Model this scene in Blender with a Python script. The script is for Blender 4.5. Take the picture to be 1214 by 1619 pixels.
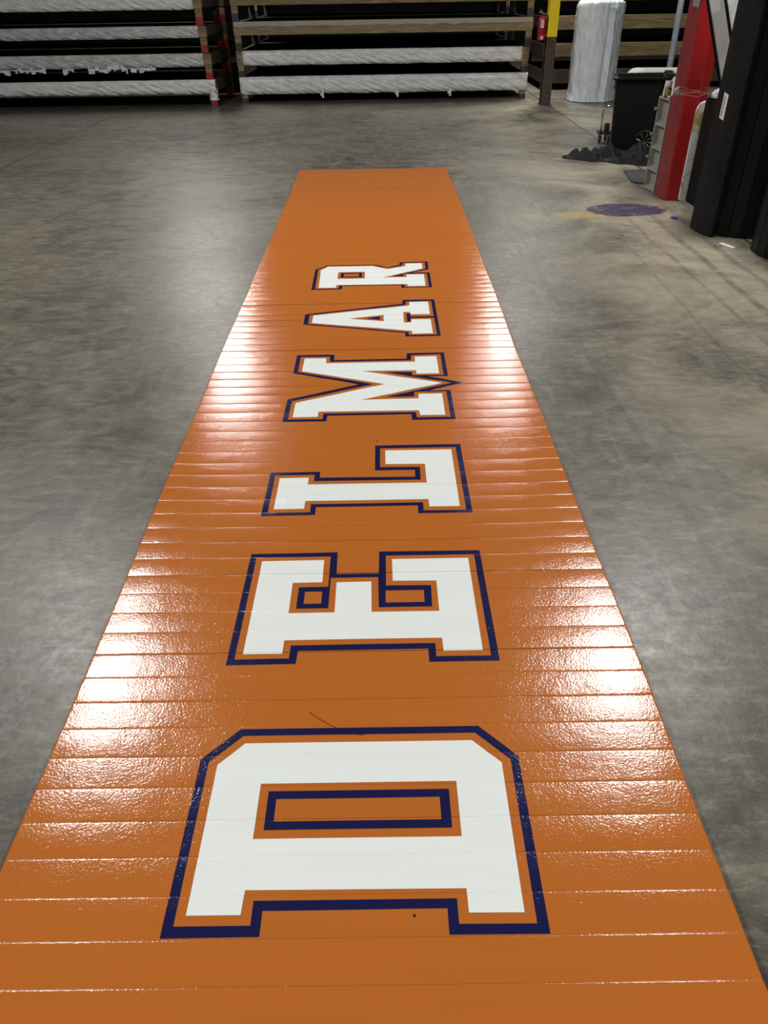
import bpy, bmesh, math, random
from mathutils import Vector, Matrix, noise
from mathutils.geometry import tessellate_polygon
C = bpy.context.scene.collection
SC = bpy.context.scene
for o in list(bpy.data.objects): bpy.data.objects.remove(o)
random.seed(7)

# ------------------------------------------------------------------ camera
PITCH, YAW, ROLL = 0.61432736, 0.00260529, -0.01701113
CAMX, CAMZ, FPX = 0.08578352, 1.86029835, 1172.0
cy, sy, cp, sp = math.cos(YAW), math.sin(YAW), math.cos(PITCH), math.sin(PITCH)
F = Vector((-sy*cp, cy*cp, -sp)); R = Vector((cy, sy, 0)); U = R.cross(F)
cr, sr = math.cos(ROLL), math.sin(ROLL)
R2 = R*cr + U*sr; U2 = -R*sr + U*cr
cam = bpy.data.cameras.new('camera'); co = bpy.data.objects.new('camera', cam); C.objects.link(co)
M = Matrix((R2, U2, -F)).transposed().to_4x4(); M.translation = Vector((CAMX, 0, CAMZ))
co.matrix_world = M
cam.sensor_fit = 'HORIZONTAL'; cam.sensor_width = 36; cam.lens = FPX/1214*36
cam.clip_start = 0.05; cam.clip_end = 200
SC.camera = co

# ------------------------------------------------------------------ world, exposure
w = bpy.data.worlds.new('world'); SC.world = w; w.use_nodes = True
w.node_tree.nodes['Background'].inputs[0].default_value = (0.8, 0.9, 1, 1)
w.node_tree.nodes['Background'].inputs[1].default_value = 0.02
SC.view_settings.view_transform = 'Standard'; SC.view_settings.look = 'None'
SC.view_settings.exposure = 0.0; SC.view_settings.gamma = 1; SC.view_settings.use_curve_mapping = False

# ------------------------------------------------------------------ ceiling lamps
LAMP_Z = 6.0
LAMP_W = 430
LAMP_X = (-4.1, 3.5)
LAMP_Y = (-3.6, 7.3, 18.2)
LAMP_SX, LAMP_SY = 0.65, 1.5
for lx in LAMP_X:
    for ly in LAMP_Y:
        l = bpy.data.lights.new('ceiling_lamp_light', 'AREA'); l.shape = 'RECTANGLE'
        l.size = LAMP_SX; l.size_y = LAMP_SY; l.energy = LAMP_W; l.color = (1.0, 0.985, 0.94)
        lo = bpy.data.objects.new('ceiling_lamp_light', l); C.objects.link(lo); lo.location = (lx, ly, LAMP_Z)

# ------------------------------------------------------------------ helpers
def tag(o, label=None, cat=None, group=None, kind=None):
    if label: o['label'] = label
    if cat: o['category'] = cat
    if group: o['group'] = group
    if kind: o['kind'] = kind
    return o
def empty(name, loc, label, cat, group=None, rz=0):
    o = bpy.data.objects.new(name, None); C.objects.link(o); o.location = loc; o.rotation_euler = (0, 0, rz)
    o.empty_display_size = .1
    return tag(o, label, cat, group)
def link(name, bm, mats, parent=None, smooth=False, loc=None, label=None, kind=None):
    me = bpy.data.meshes.new(name)
    bmesh.ops.recalc_face_normals(bm, faces=bm.faces) if not getattr(bm, 'tag_norecalc', False) and not NOREC[0] else None
    bm.to_mesh(me); bm.free()
    for m in (mats if isinstance(mats, (list, tuple)) else [mats]): me.materials.append(m)
    if smooth:
        for p in me.polygons: p.use_smooth = True
    o = bpy.data.objects.new(name, me); C.objects.link(o)
    if parent: o.parent = parent
    if loc: o.location = loc
    return tag(o, label, None, None, kind)
NOREC = [False]
def box(bm, x0, x1, y0, y1, z0, z1, bev=0, mi=0, rot=None):
    vs = [bm.verts.new((x, y, z)) for x in (x0, x1) for y in (y0, y1) for z in (z0, z1)]
    q = [(0,1,3,2),(4,6,7,5),(0,4,5,1),(2,3,7,6),(0,2,6,4),(1,5,7,3)]
    fs = [bm.faces.new([vs[i] for i in f]) for f in q]
    for f in fs: f.material_index = mi
    if bev:
        es = list({e for f in fs for e in f.edges})
        r = bmesh.ops.bevel(bm, geom=es, offset=bev, segments=2, affect='EDGES', profile=.5)
        for f in r['faces']: f.material_index = mi
    return vs
def boxo(name, mat, parent, x0, x1, y0, y1, z0, z1, bev=.004, **k):
    bm = bmesh.new(); box(bm, x0, x1, y0, y1, z0, z1, bev); return link(name, bm, mat, parent, **k)
def tube(bm, pts, r, n=10, cap=True):
    pts = [Vector(p) for p in pts]; rings = []
    rr = r if isinstance(r, (list, tuple)) else [r]*len(pts)
    for i, p in enumerate(pts):
        d = (pts[min(i+1, len(pts)-1)] - pts[max(i-1, 0)]).normalized()
        a = d.cross(Vector((0, 0, 1)))
        if a.length < .05: a = d.cross(Vector((1, 0, 0)))
        a.normalize(); b = d.cross(a)
        rings.append([bm.verts.new(p + (a*math.cos(t)+b*math.sin(t))*rr[i]) for t in [2*math.pi*k/n for k in range(n)]])
    for q, s in zip(rings, rings[1:]):
        for k in range(n): bm.faces.new((q[k], q[(k+1) % n], s[(k+1) % n], s[k]))
    if cap: bm.faces.new(rings[0]); bm.faces.new(rings[-1])
def lathe(bm, prof, n=24, axis='z', c=(0, 0, 0)):
    rings = []
    for r, h in prof:
        ring = []
        for k in range(n):
            t = 2*math.pi*k/n; a, b = r*math.cos(t), r*math.sin(t)
            p = {'z': (a, b, h), 'y': (a, h, b), 'x': (h, a, b)}[axis]
            ring.append(bm.verts.new(Vector(p)+Vector(c)))
        rings.append(ring)
    for q, s in zip(rings, rings[1:]):
        for k in range(n): bm.faces.new((q[k], q[(k+1) % n], s[(k+1) % n], s[k]))
    bm.faces.new(rings[0]); bm.faces.new(rings[-1])
def prism(bm, poly, z0, z1):          # plan polygon (x,y)
    a = [bm.verts.new((x, y, z0)) for x, y in poly]; b = [bm.verts.new((x, y, z1)) for x, y in poly]
    bm.faces.new(a[::-1]); bm.faces.new(b)
    for i in range(len(a)): j = (i+1) % len(a); bm.faces.new((a[i], a[j], b[j], b[i]))
def prism_y(bm, poly, y0, y1):        # elevation polygon (x,z)
    a = [bm.verts.new((x, y0, z)) for x, z in poly]; b = [bm.verts.new((x, y1, z)) for x, z in poly]
    bm.faces.new(a); bm.faces.new(b[::-1])
    for i in range(len(a)): j = (i+1) % len(a); bm.faces.new((a[i], b[i], b[j], a[j]))

# ------------------------------------------------------------------ materials
def mat(name, col, rough=.5, metal=0, spec=.5, noise_amt=0, nscale=8, bump=0, bscale=60, coat=0, col2=None, detail=4, stretch=(1,1,1), bdist=.01, rot=None):
    m = bpy.data.materials.new(name); m.use_nodes = True; nt = m.node_tree; N = nt.nodes; L = nt.links
    b = N['Principled BSDF']
    b.inputs['Base Color'].default_value = (*col, 1); b.inputs['Roughness'].default_value = rough
    b.inputs['Metallic'].default_value = metal; b.inputs['Specular IOR Level'].default_value = spec
    b.inputs['Coat Weight'].default_value = coat; b.inputs['Coat Roughness'].default_value = .15
    if noise_amt or bump or col2:
        tc = N.new('ShaderNodeTexCoord'); mp = N.new('ShaderNodeMapping'); mp.inputs['Scale'].default_value = stretch
        L.new(tc.outputs['Object'], mp.inputs['Vector'])
    if noise_amt or col2:
        n = N.new('ShaderNodeTexNoise'); n.inputs['Scale'].default_value = nscale; n.inputs['Detail'].default_value = detail
        n.inputs['Roughness'].default_value = .65
        L.new(mp.outputs[0], n.inputs['Vector'])
        mx = N.new('ShaderNodeMix'); mx.data_type = 'RGBA'
        rp = N.new('ShaderNodeMapRange'); rp.inputs[1].default_value = .35; rp.inputs[2].default_value = .65
        L.new(n.outputs['Fac'], rp.inputs[0]); L.new(rp.outputs[0], mx.inputs[0])
        c2 = col2 or tuple(c*(1-noise_amt) for c in col)
        mx.inputs[6].default_value = (*col, 1); mx.inputs[7].default_value = (*c2, 1)
        L.new(mx.outputs[2], b.inputs['Base Color'])
    if bump:
        n2 = N.new('ShaderNodeTexNoise'); n2.inputs['Scale'].default_value = bscale; n2.inputs['Detail'].default_value = 3
        m2 = mp
        if rot:
            m2 = N.new('ShaderNodeMapping'); m2.vector_type = 'TEXTURE'; m2.inputs['Rotation'].default_value = rot
            m2.inputs['Scale'].default_value = (3.2, 1, .6); L.new(tc.outputs['Object'], m2.inputs['Vector'])
        L.new(m2.outputs[0], n2.inputs['Vector'])
        bp = N.new('ShaderNodeBump'); bp.inputs['Strength'].default_value = bump; bp.inputs['Distance'].default_value = bdist
        L.new(n2.outputs['Fac'], bp.inputs['Height']); L.new(bp.outputs[0], b.inputs['Normal'])
    return m

class NT:
    def __init__(s, m): s.m = m; s.t = m.node_tree; s.N = s.t.nodes; s.L = s.t.links
    def inp(s, sock, v):
        if hasattr(v, 'is_output') or isinstance(v, bpy.types.NodeSocket): s.L.new(v, sock)
        elif isinstance(v, (tuple, list)) and len(v) == 3 and len(sock.default_value) == 4: sock.default_value = (*v, 1)
        else: sock.default_value = v
    def math(s, op, a, b=0, c=None, clamp=False):
        n = s.N.new('ShaderNodeMath'); n.operation = op; n.use_clamp = clamp
        s.inp(n.inputs[0], a); s.inp(n.inputs[1], b)
        if c is not None: s.inp(n.inputs[2], c)
        return n.outputs[0]
    def noise(s, vec, scale, detail=4, rough=.6, dist=0):
        n = s.N.new('ShaderNodeTexNoise'); s.inp(n.inputs['Vector'], vec); n.inputs['Scale'].default_value = scale
        n.inputs['Detail'].default_value = detail; n.inputs['Roughness'].default_value = rough; n.inputs['Distortion'].default_value = dist
        return n.outputs['Fac']
    def ramp(s, v, a, b, c=0, d=1):
        n = s.N.new('ShaderNodeMapRange'); s.inp(n.inputs[0], v)
        for i, x in zip((1, 2, 3, 4), (a, b, c, d)): n.inputs[i].default_value = x
        return n.outputs[0]
    def mix(s, f, a, b, blend='MIX'):
        n = s.N.new('ShaderNodeMix'); n.data_type = 'RGBA'; n.blend_type = blend
        s.inp(n.inputs[0], f); s.inp(n.inputs[6], a); s.inp(n.inputs[7], b); return n.outputs[2]
    def mapping(s, vec, scale=(1,1,1), rot=(0,0,0), loc=(0,0,0)):
        n = s.N.new('ShaderNodeMapping'); s.inp(n.inputs[0], vec); n.inputs['Scale'].default_value = scale
        n.inputs['Rotation'].default_value = rot; n.inputs['Location'].default_value = loc; return n.outputs[0]

def floor_material():
    m = bpy.data.materials.new('polished_concrete'); m.use_nodes = True; t = NT(m); b = t.N['Principled BSDF']
    tc = t.N.new('ShaderNodeTexCoord').outputs['Object']
    sep = t.N.new('ShaderNodeSeparateXYZ'); t.L.new(tc, sep.inputs[0]); X, Y = sep.outputs[0], sep.outputs[1]
    big = t.noise(tc, .55, 5, .6, .8); mid = t.noise(t.mapping(tc, (1, 1.6, 1), (0, 0, .5)), 2.2, 8, .68, 1.6)
    fine = t.noise(tc, 22, 8, .75); grit = t.noise(tc, 160, 4, .7)
    col = t.mix(t.ramp(big, .40, .60), (.070, .062, .051), (.165, .146, .114))
    col = t.mix(t.ramp(mid, .4, .66, 0, .75), col, (.215, .195, .155))
    col = t.mix(t.ramp(t.noise(t.mapping(tc, (1.8, .9, 1), (0, 0, -.7), (5, 3, 0)), 1.5, 9, .72, 2.5), .5, .72, 0, .75), col, (.045, .040, .036))
    # trowel swirls
    sw = t.noise(t.mapping(tc, (6, 1.1, 1), (0, 0, .9)), 1.6, 8, .72, 1.2)
    col = t.mix(t.ramp(sw, .52, .7, 0, .4), col, (.26, .245, .21))
    col = t.mix(t.ramp(fine, .35, .65, 0, .75), col, t.mix(1.0, col, (.66, .64, .62), 'MULTIPLY'))
    strk = t.noise(t.mapping(tc, (2.2, 7, 1), (0, 0, .35), (2, 9, 0)), 3.2, 12, .78, .6)
    col = t.mix(t.ramp(strk, .38, .58, .8, 0), col, t.mix(1.0, col, (.5, .48, .46), 'MULTIPLY'))
    col = t.mix(t.ramp(strk, .54, .72, 0, .5), col, (.30, .28, .235))
    col = t.mix(t.ramp(grit, .58, .72, 0, .7), col, (.05, .048, .045))
    # pale worn aisle to the right
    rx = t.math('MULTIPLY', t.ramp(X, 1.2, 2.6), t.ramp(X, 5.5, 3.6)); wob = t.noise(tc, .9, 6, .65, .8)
    col = t.mix(t.ramp(X, .8, -2.5, 0, .35), col, (.06, .053, .045))  # dimmer light on the left side, painted into the floor colour
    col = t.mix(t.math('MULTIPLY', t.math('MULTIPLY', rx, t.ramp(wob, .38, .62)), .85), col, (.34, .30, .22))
    # tyre tracks running along the aisle
    for x0, wd, amt, k in ((2.74, .05, .6, 0), (2.50, .03, .45, 3), (2.98, .05, .5, 7), (1.35, .03, .4, 11), (2.2, .02, .35, 13)):
        d = t.math('ABSOLUTE', t.math('SUBTRACT', X, t.math('ADD', x0 + .0, t.math('MULTIPLY', t.math('SUBTRACT', t.noise(t.mapping(tc, (.0, 1, 1), (0,0,0), (k, k, 0)), .5, 2), .5), .18))))
        ln = t.math('MULTIPLY', t.ramp(d, wd, wd*.2), t.math('MULTIPLY', t.ramp(t.noise(tc, 5, 6, .8), .36, .54), t.ramp(Y, 9.5, 7)))
        col = t.mix(t.math('MULTIPLY', ln, amt), col, (.05, .042, .045))
    # saw-cut joints (about 8 m bays)
    for ax, v in ((X, 3.31), (X, -4.9), (Y, 16.2), (Y, -.9)):
        d = t.math('ABSOLUTE', t.math('SUBTRACT', ax, v))
        col = t.mix(t.ramp(d, .02, .009, 0, .85), col, (.03, .028, .025))
    # paint spill: purple and a little yellow
    def blob(cx, cyy, rx_, ry_, sc, amp):
        vx = t.math('DIVIDE', t.math('SUBTRACT', X, cx), rx_); vy = t.math('DIVIDE', t.math('SUBTRACT', Y, cyy), ry_)
        r2 = t.math('ADD', t.math('MULTIPLY', vx, vx), t.math('MULTIPLY', vy, vy))
        return t.math('ADD', r2, t.math('MULTIPLY', t.math('SUBTRACT', t.noise(tc, sc, 5, .7), .5), amp))
    pit = t.ramp(t.noise(t.mapping(tc, (1, 1.5, 1)), 9, 6, .75), .60, .57)
    yb = t.ramp(blob(2.12, 7.72, .34, .15, 7, 2.2), 1.0, .6)
    col = t.mix(t.math('MULTIPLY', yb, .5), col, (.33, .25, .04))
    pb = t.ramp(blob(2.56, 7.87, .41, .26, 4, 1.7), 1.05, .9)
    col = t.mix(t.math('MULTIPLY', t.math('MULTIPLY', pb, pit), .93), col, (.022, .014, .05))
    # white paint scrapes by the standing rolls
    wp = t.math('MULTIPLY', t.ramp(blob(3.05, 6.45, .35, .9, 6, 1.5), 1.1, .6), t.ramp(t.noise(t.mapping(tc, (9, 3, 1)), 3, 6, .8), .56, .66))
    col = t.mix(t.math('MULTIPLY', wp, .6), col, (.42, .42, .42))
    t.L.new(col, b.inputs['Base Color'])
    r = t.math('ADD', t.ramp(mid, .3, .7, .27, .40), t.ramp(fine, .3, .7, 0, .10))
    t.L.new(r, b.inputs['Roughness']); b.inputs['Specular IOR Level'].default_value = .36
    bp = t.N.new('ShaderNodeBump'); bp.inputs['Strength'].default_value = .25; bp.inputs['Distance'].default_value = .003
    t.L.new(t.noise(tc, 30, 5, .7), bp.inputs['Height']); t.L.new(bp.outputs[0], b.inputs['Normal'])
    return m

def vinyl(name, col, rough=.14, mott=.06):
    m = bpy.data.materials.new(name); m.use_nodes = True; t = NT(m); b = t.N['Principled BSDF']
    g = t.N.new('ShaderNodeNewGeometry').outputs['Position']
    mo = t.noise(t.mapping(g, (1.2, 14, 1)), 1.3, 5, .6)
    c = t.mix(t.ramp(mo, .3, .7), col, tuple(v*(1-mott) for v in col))
    sc = t.ramp(t.noise(t.mapping(g, (1, 5, 1), (0, 0, .4), (4, 0, 0)), 1.1, 7, .75, 2), .66, .75, 0, .10)
    c = t.mix(sc, c, (.12, .12, .13))
    t.L.new(c, b.inputs['Base Color']); b.inputs['Roughness'].default_value = rough; b.inputs['Specular IOR Level'].default_value = .62
    h1 = t.noise(g, 150, 2, .5); h2 = t.noise(t.mapping(g, (1, 1.3, 1)), 320, 2, .5); h3 = t.noise(g, 9, 2, .5)
    h = t.math('ADD', t.math('ADD', h1, t.math('MULTIPLY', h2, .22)), t.math('MULTIPLY', h3, 2.5))
    bp = t.N.new('ShaderNodeBump'); bp.inputs['Strength'].default_value = 1.0; bp.inputs['Distance'].default_value = .00065
    t.L.new(h, bp.inputs['Height']); t.L.new(bp.outputs[0], b.inputs['Normal'])
    return m

def wood(name, a, b_, film=0):
    m = mat(name, a, .6, col2=b_, nscale=3, detail=8, stretch=(1, 8, 14), bump=.4, bscale=20, coat=film)
    return m

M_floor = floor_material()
M_orange = vinyl('orange_vinyl', (.45, .131, .022))
M_white = vinyl('white_print', (.76, .80, .79), mott=.04)
M_navy = vinyl('navy_print', (.010, .011, .062))
M_foam = mat('dark_foam', (.05, .045, .04), .9)
M_wall = mat('painted_wall', (.06, .06, .06), .8, noise_amt=.3, nscale=2)
M_ceil = mat('ceiling_deck', (.12, .12, .12), .85)
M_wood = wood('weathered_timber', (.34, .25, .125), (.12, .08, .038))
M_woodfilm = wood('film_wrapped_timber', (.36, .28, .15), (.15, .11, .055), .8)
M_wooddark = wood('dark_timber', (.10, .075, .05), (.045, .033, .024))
M_deck = mat('black_foam_sheet', (.006, .0055, .005), .95, spec=.02)
M_plastic = mat('white_plastic_wrap', (.86, .87, .88), .4, noise_amt=.25, nscale=5, bump=1, bscale=9, stretch=(1, 1, 2.0), bdist=.05, rot=(0, .35, 0), coat=.15)
M_plastic2 = mat('cloudy_plastic_wrap', (.66, .66, .65), .35, noise_amt=.4, nscale=5, bump=1, bscale=10, stretch=(1, 1, 2.0), bdist=.04, rot=(0, .3, 0), coat=.3)
M_redtape = mat('red_tape', (.34, .02, .025), .4)
M_darktape = mat('charcoal_tape', (.035, .038, .045), .4)
M_black = mat('black_plastic', (.005, .005, .0055), .42, spec=.18, bump=.2, bscale=300, bdist=.001)
M_chrome = mat('chrome_tube', (.75, .75, .75), .18, 1)
M_red = mat('red_vinyl', (.36, .012, .012), .38, noise_amt=.12, nscale=3, bump=.15, bscale=12)
M_reddull = mat('dull_red_vinyl', (.27, .02, .022), .5, noise_amt=.35, nscale=9, bump=.15, bscale=20)  # darker, rougher, more mottled red for the left face of the pad

# ------------------------------------------------------------------ room shell
def shell(name, m, *b): return boxo(name, m, None, *b, bev=0, kind='structure')
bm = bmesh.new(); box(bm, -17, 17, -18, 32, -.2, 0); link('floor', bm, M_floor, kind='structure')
shell('ceiling', M_ceil, -17, 17, -18, 32, 6.5, 6.7)
shell('wall_back', mat('dark_wall', (.012, .012, .012), .9, spec=.1), -17.2, 17.2, 32, 32.2, 0, 6.7)
shell('wall_front', M_wall, -17.2, 17.2, -18.2, -18, 0, 6.7)
shell('wall_left', M_wall, -17.2, -17, -18, 32, 0, 6.7)
shell('wall_right', M_wall, 17, 17.2, -18, 32, 0, 6.7)
M_house = mat('white_lamp_housing', (.7, .7, .7), .5)
for i, lx in enumerate(LAMP_X):
    for j, ly in enumerate(LAMP_Y):
        t = empty('ceiling_light', (lx, ly, LAMP_Z), 'white rectangular high-bay lamp in the %s row, %s the mat' % (('left', 'right')[i], ('behind the camera end of', 'above the middle of', 'beyond the far end of', 'farthest from')[j]), 'ceiling light', 'high-bay lamps in rows')
        a, b_ = LAMP_SX/2, LAMP_SY/2
        boxo('lamp_housing', M_house, t, -a-.03, a+.03, -b_-.03, b_+.03, .01, .11, .01)
        for q in (-b_*.7, b_*.7):
            bm = bmesh.new(); tube(bm, [(0, q, .11), (0, q, .45)], .008, 6); link('hanger', bm, M_chrome, t)

# ------------------------------------------------------------------ the long orange mat
MW, MT, MP, MY0 = 1.83, .035, .1028, .0275 - 26*.1028
NS = 123
tilt = [random.gauss(0, .005) for _ in range(NS+1)]
crown = [random.uniform(.0003, .0011) for _ in range(NS+1)]
ph = [random.uniform(0, 6.28) for _ in range(NS+1)]
lift = [random.gauss(0, .0004) for _ in range(NS+1)]
def edge_shift(y): return .004*math.sin(y*1.1) + .002*math.sin(y*3.7+1)
def ztop(x, y):
    k = min(max(int(math.floor((y-MY0)/MP)), 0), NS-1); u = (y-MY0)/MP - k; d = min(u, 1-u)*MP
    z = MT + crown[k]*(1-(2*u-1)**2) + tilt[k]*(u-.5)*MP*(1+.5*math.sin(x*2.3+ph[k])) + lift[k]
    if d < .005: q = 1-d/.005; z -= .0011*(1-math.sqrt(max(0, 1-q*q*.98)))
    e = MW/2 - abs(x)
    if e < .006: q = 1-max(e, 0)/.006; z -= .004*(1-math.sqrt(max(0, 1-q*q)))
    z += .0006*math.sin(x*9+ph[k]*2)*math.sin(u*3.14)
    return z
US = [.0012, .008, .018, .032, .05, .10, .2, .35, .5, .65, .8, .9, .95, .968, .982, .992, .9988]
XS = [-.915, -.9135, -.911, -.908] + [-.9+.15*i for i in range(1, 12)] + [.908, .911, .9135, .915]
mat_root = empty('roll_out_mat', (0, MY0+MP*NS/2, 0), 'long orange slatted roll-out mat printed with large white DELMAR letters', 'mat')
off = Vector((0, -(MY0+MP*NS/2), 0))
for k in range(NS):
    bm = bmesh.new(); ys = [MY0+(k+u)*MP for u in US]; es = edge_shift(ys[8])
    g = [[bm.verts.new(Vector((x+es, y, ztop(x, y)))+off) for x in XS] for y in ys]
    for a, b_ in zip(g, g[1:]):
        for i in range(len(XS)-1): bm.faces.new((a[i], a[i+1], b_[i+1], b_[i]))
    # skirt of foam below
    loop = g[0][:] + [r[-1] for r in g[1:]] + g[-1][-2::-1] + [r[0] for r in g[-2:0:-1]]
    low = [bm.verts.new((v.co.x, v.co.y, .0005)) for v in loop]
    for i in range(len(loop)):
        j = (i+1) % len(loop); f = bm.faces.new((loop[j], loop[i], low[i], low[j]))
        f.material_index = 1 if abs(loop[i].co.x-loop[j].co.x) > 1e-4 else 0
    f = bm.faces.new(low[::-1]); f.material_index = 1
    NOREC[0] = True
    o = link('slat', bm, [M_orange, M_foam], mat_root); NOREC[0] = False
    for p in o.data.polygons: p.use_smooth = abs(p.normal.z) > .3 and p.normal.z > 0

def R4(x0, x1, y0, y1): return [(x0, y0), (x1, y0), (x1, y1), (x0, y1)]
LET = {
 'D': dict(navy=[([(-.463,.853),(-.228,.854),(-.228,.914),(.221,.914),(.221,.853),(.459,.852),(.460,1.348),(.355,1.457),(-.362,1.457),(-.463,1.352)],
        [[(-.437,.880),(-.253,.880),(-.253,.939),(.246,.938),(.246,.877),(.432,.876),(.436,1.338),(.343,1.432),(-.350,1.432),(-.438,1.342)]]),
        (R4(-.252,.250,1.126,1.243), [R4(-.228,.223,1.151,1.218)])],
      white=[([(-.412,.905),(-.280,.905),(-.278,.966),(.272,.963),(.272,.903),(.406,.902),(.409,1.327),(.331,1.405),(-.341,1.405),(-.411,1.332)], [R4(-.277,.273,1.101,1.268)])]),
 'E': dict(navy=[([(-.452,1.718),(-.220,1.720),(-.218,1.778),(.223,1.780),(.223,1.721),(.457,1.721),(.456,2.314),(.058,2.314),(.056,2.181),(-.105,2.181),(-.107,2.314),(-.449,2.311)],
        [[(-.427,1.744),(-.245,1.745),(-.244,1.804),(.248,1.806),(.248,1.746),(.431,1.745),(.431,2.290),(.084,2.289),(.083,2.108),(.251,2.107),(.249,1.991),(.056,1.991),(.054,2.158),(-.126,2.158),(-.127,1.990),(-.243,1.990),(-.243,2.106),(-.133,2.107),(-.133,2.288),(-.425,2.288)],
         R4(-.218,-.154,2.015,2.081), R4(.081,.223,2.015,2.082)])],
      white=[([(-.402,1.768),(-.270,1.768),(-.269,1.829),(.273,1.831),(.274,1.771),(.406,1.771),(.406,2.265),(.108,2.265),(.109,2.134),(.273,2.133),(.273,1.966),(.030,1.966),(.028,2.132),(-.103,2.131),(-.103,1.966),(-.268,1.966),(-.268,2.132),(-.157,2.133),(-.157,2.264),(-.400,2.263)], [])]),
 'L': dict(navy=[([(-.445,2.569),(-.215,2.571),(-.214,2.631),(.225,2.632),(.225,2.573),(.456,2.573),(.456,3.154),(.040,3.152),(.040,2.923),(.225,2.923),(.223,2.864),(-.213,2.866),(-.214,2.918),(-.444,2.916)],
        [[(-.419,2.592),(-.237,2.593),(-.238,2.653),(.249,2.655),(.249,2.594),(.431,2.594),(.431,3.126),(.064,3.125),(.063,2.950),(.249,2.949),(.248,2.838),(-.237,2.838),(-.238,2.893),(-.420,2.891)]])],
      white=[([(-.396,2.618),(-.265,2.620),(-.264,2.679),(.274,2.679),(.275,2.622),(.406,2.622),(.408,3.104),(.089,3.102),(.089,2.976),(.274,2.975),(.274,2.813),(-.263,2.812),(-.264,2.868),(-.396,2.867)], [])]),
 'M': dict(navy=[([(-.441,3.408),(-.214,3.409),(-.211,3.471),(.229,3.471),(.231,3.410),(.457,3.412),(.457,3.752),(.340,3.750),(.532,3.845),(.340,3.938),(.457,3.936),(.458,4.275),(.232,4.270),(.225,4.188),(-.209,4.185),(-.213,4.266),(-.441,4.266),(-.440,4.005),(-.056,3.843),(-.440,3.664)],
        [[(-.415,3.434),(-.235,3.434),(-.233,3.496),(.253,3.495),(.256,3.436),(.432,3.437),(.432,3.738),(.256,3.738),(.252,3.68),(.092,3.677),(.469,3.845),(.092,4.002),(.252,3.999),(.252,3.954),(.433,3.952),(.435,4.248),(.256,4.243),(.251,4.165),(-.234,4.163),(-.238,4.238),(-.416,4.237),(-.415,4.024),(.026,3.843),(-.414,3.645)]])],
      white=[([(-.393,3.458),(-.262,3.458),(-.260,3.518),(.271,3.516),(.275,3.459),(.406,3.460),(.407,3.713),(.278,3.711),(.275,3.655),(-.037,3.649),(.416,3.844),(-.040,4.021),(.276,4.022),(.278,3.973),(.409,3.974),(.409,4.220),(.277,4.217),(.276,4.144),(-.255,4.142),(-.260,4.214),(-.390,4.213),(-.392,4.033),(.090,3.841),(-.392,3.624)], [])]),
 'A': dict(navy=[([(-.445,4.774),(.231,4.600),(.231,4.540),(.458,4.542),(.458,5.225),(.231,5.222),(.229,5.148),(-.446,4.965)],
        [[(-.414,4.784),(.253,4.614),(.254,4.565),(.436,4.566),(.434,4.864),(.276,4.864),(.274,4.800),(.250,4.800),(.250,4.952),(.277,4.952),(.275,4.892),(.434,4.892),(.434,5.195),(.252,5.190),(.251,5.122),(-.415,4.953)]]),
        ([(-.032,4.870),(.068,4.900),(.068,4.840)], [])],
      white=[([(-.390,4.798),(.276,4.633),(.276,4.584),(.410,4.585),(.410,4.838),(.280,4.838),(.276,4.779),(.228,4.778),(.229,4.979),(.278,4.979),(.276,4.933),(.411,4.932),(.411,5.178),(.278,5.176),(.274,5.105),(-.388,4.941)], [[(-.140,4.870),(.093,4.931),(.093,4.808)]])]),
 'R': dict(navy=[([(-.442,5.475),(-.215,5.479),(-.213,5.550),(.230,5.548),(.230,5.490),(.459,5.491),(.461,5.842),(.318,5.844),(.457,5.922),(.460,6.128),(.232,6.122),(.230,6.056),(.130,5.992),(.035,6.066),(-.349,6.070),(-.444,5.963)],
        [[(-.415,5.495),(-.240,5.497),(-.238,5.565),(.253,5.563),(.255,5.507),(.436,5.508),(.438,5.818),(.255,5.815),(.253,5.762),(.150,5.760),(.434,5.937),(.436,6.107),(.255,6.102),(.252,6.038),(.130,5.968),(.025,6.048),(-.348,6.052),(-.422,5.953)]]),
        (R4(-.236,-.070,5.755,5.861), [R4(-.212,-.093,5.776,5.838)])],
      white=[([(-.390,5.512),(-.261,5.513),(-.258,5.576),(.277,5.572),(.280,5.522),(.412,5.525),(.414,5.806),(.277,5.804),(.278,5.738),(.091,5.738),(.410,5.942),(.410,6.090),(.278,6.087),(.276,6.019),(.130,5.946),(.012,6.033),(-.347,6.036),(-.400,5.941)], [R4(-.258,-.047,5.722,5.885)])]),
}
def print_mesh(name, shapes, m, eps, label):
    bm = bmesh.new()
    for outer, holes in shapes:
        lines = [outer] + holes; flat = [p for l in lines for p in l]
        vs = [bm.verts.new((x, y, 0)) for x, y in flat]
        for tri in tessellate_polygon([[Vector((x, y, 0)) for x, y in l] for l in lines]):
            try: bm.faces.new([vs[i] for i in tri])
            except ValueError: pass
    y0 = min(v.co.y for v in bm.verts); y1 = max(v.co.y for v in bm.verts)
    for k in range(int((y0-MY0)/MP), int((y1-MY0)/MP)+1):
        for u in US:
            y = MY0+(k+u)*MP
            if y0 < y < y1: bmesh.ops.bisect_plane(bm, geom=bm.verts[:]+bm.edges[:]+bm.faces[:], plane_co=(0, y, 0), plane_no=(0, 1, 0))
    for i in range(-3, 5):
        bmesh.ops.bisect_plane(bm, geom=bm.verts[:]+bm.edges[:]+bm.faces[:], plane_co=(-.0+.15*i, 0, 0), plane_no=(1, 0, 0))
    for f in bm.faces:
        f.normal_update()
        if f.normal.z < 0: f.normal_flip()
    for v in bm.verts:
        v.co.z = ztop(v.co.x, v.co.y) + eps
        v.co += off
    NOREC[0] = True
    o = link(name, bm, m, mat_root, smooth=True, label=label); NOREC[0] = False
    return o
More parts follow.
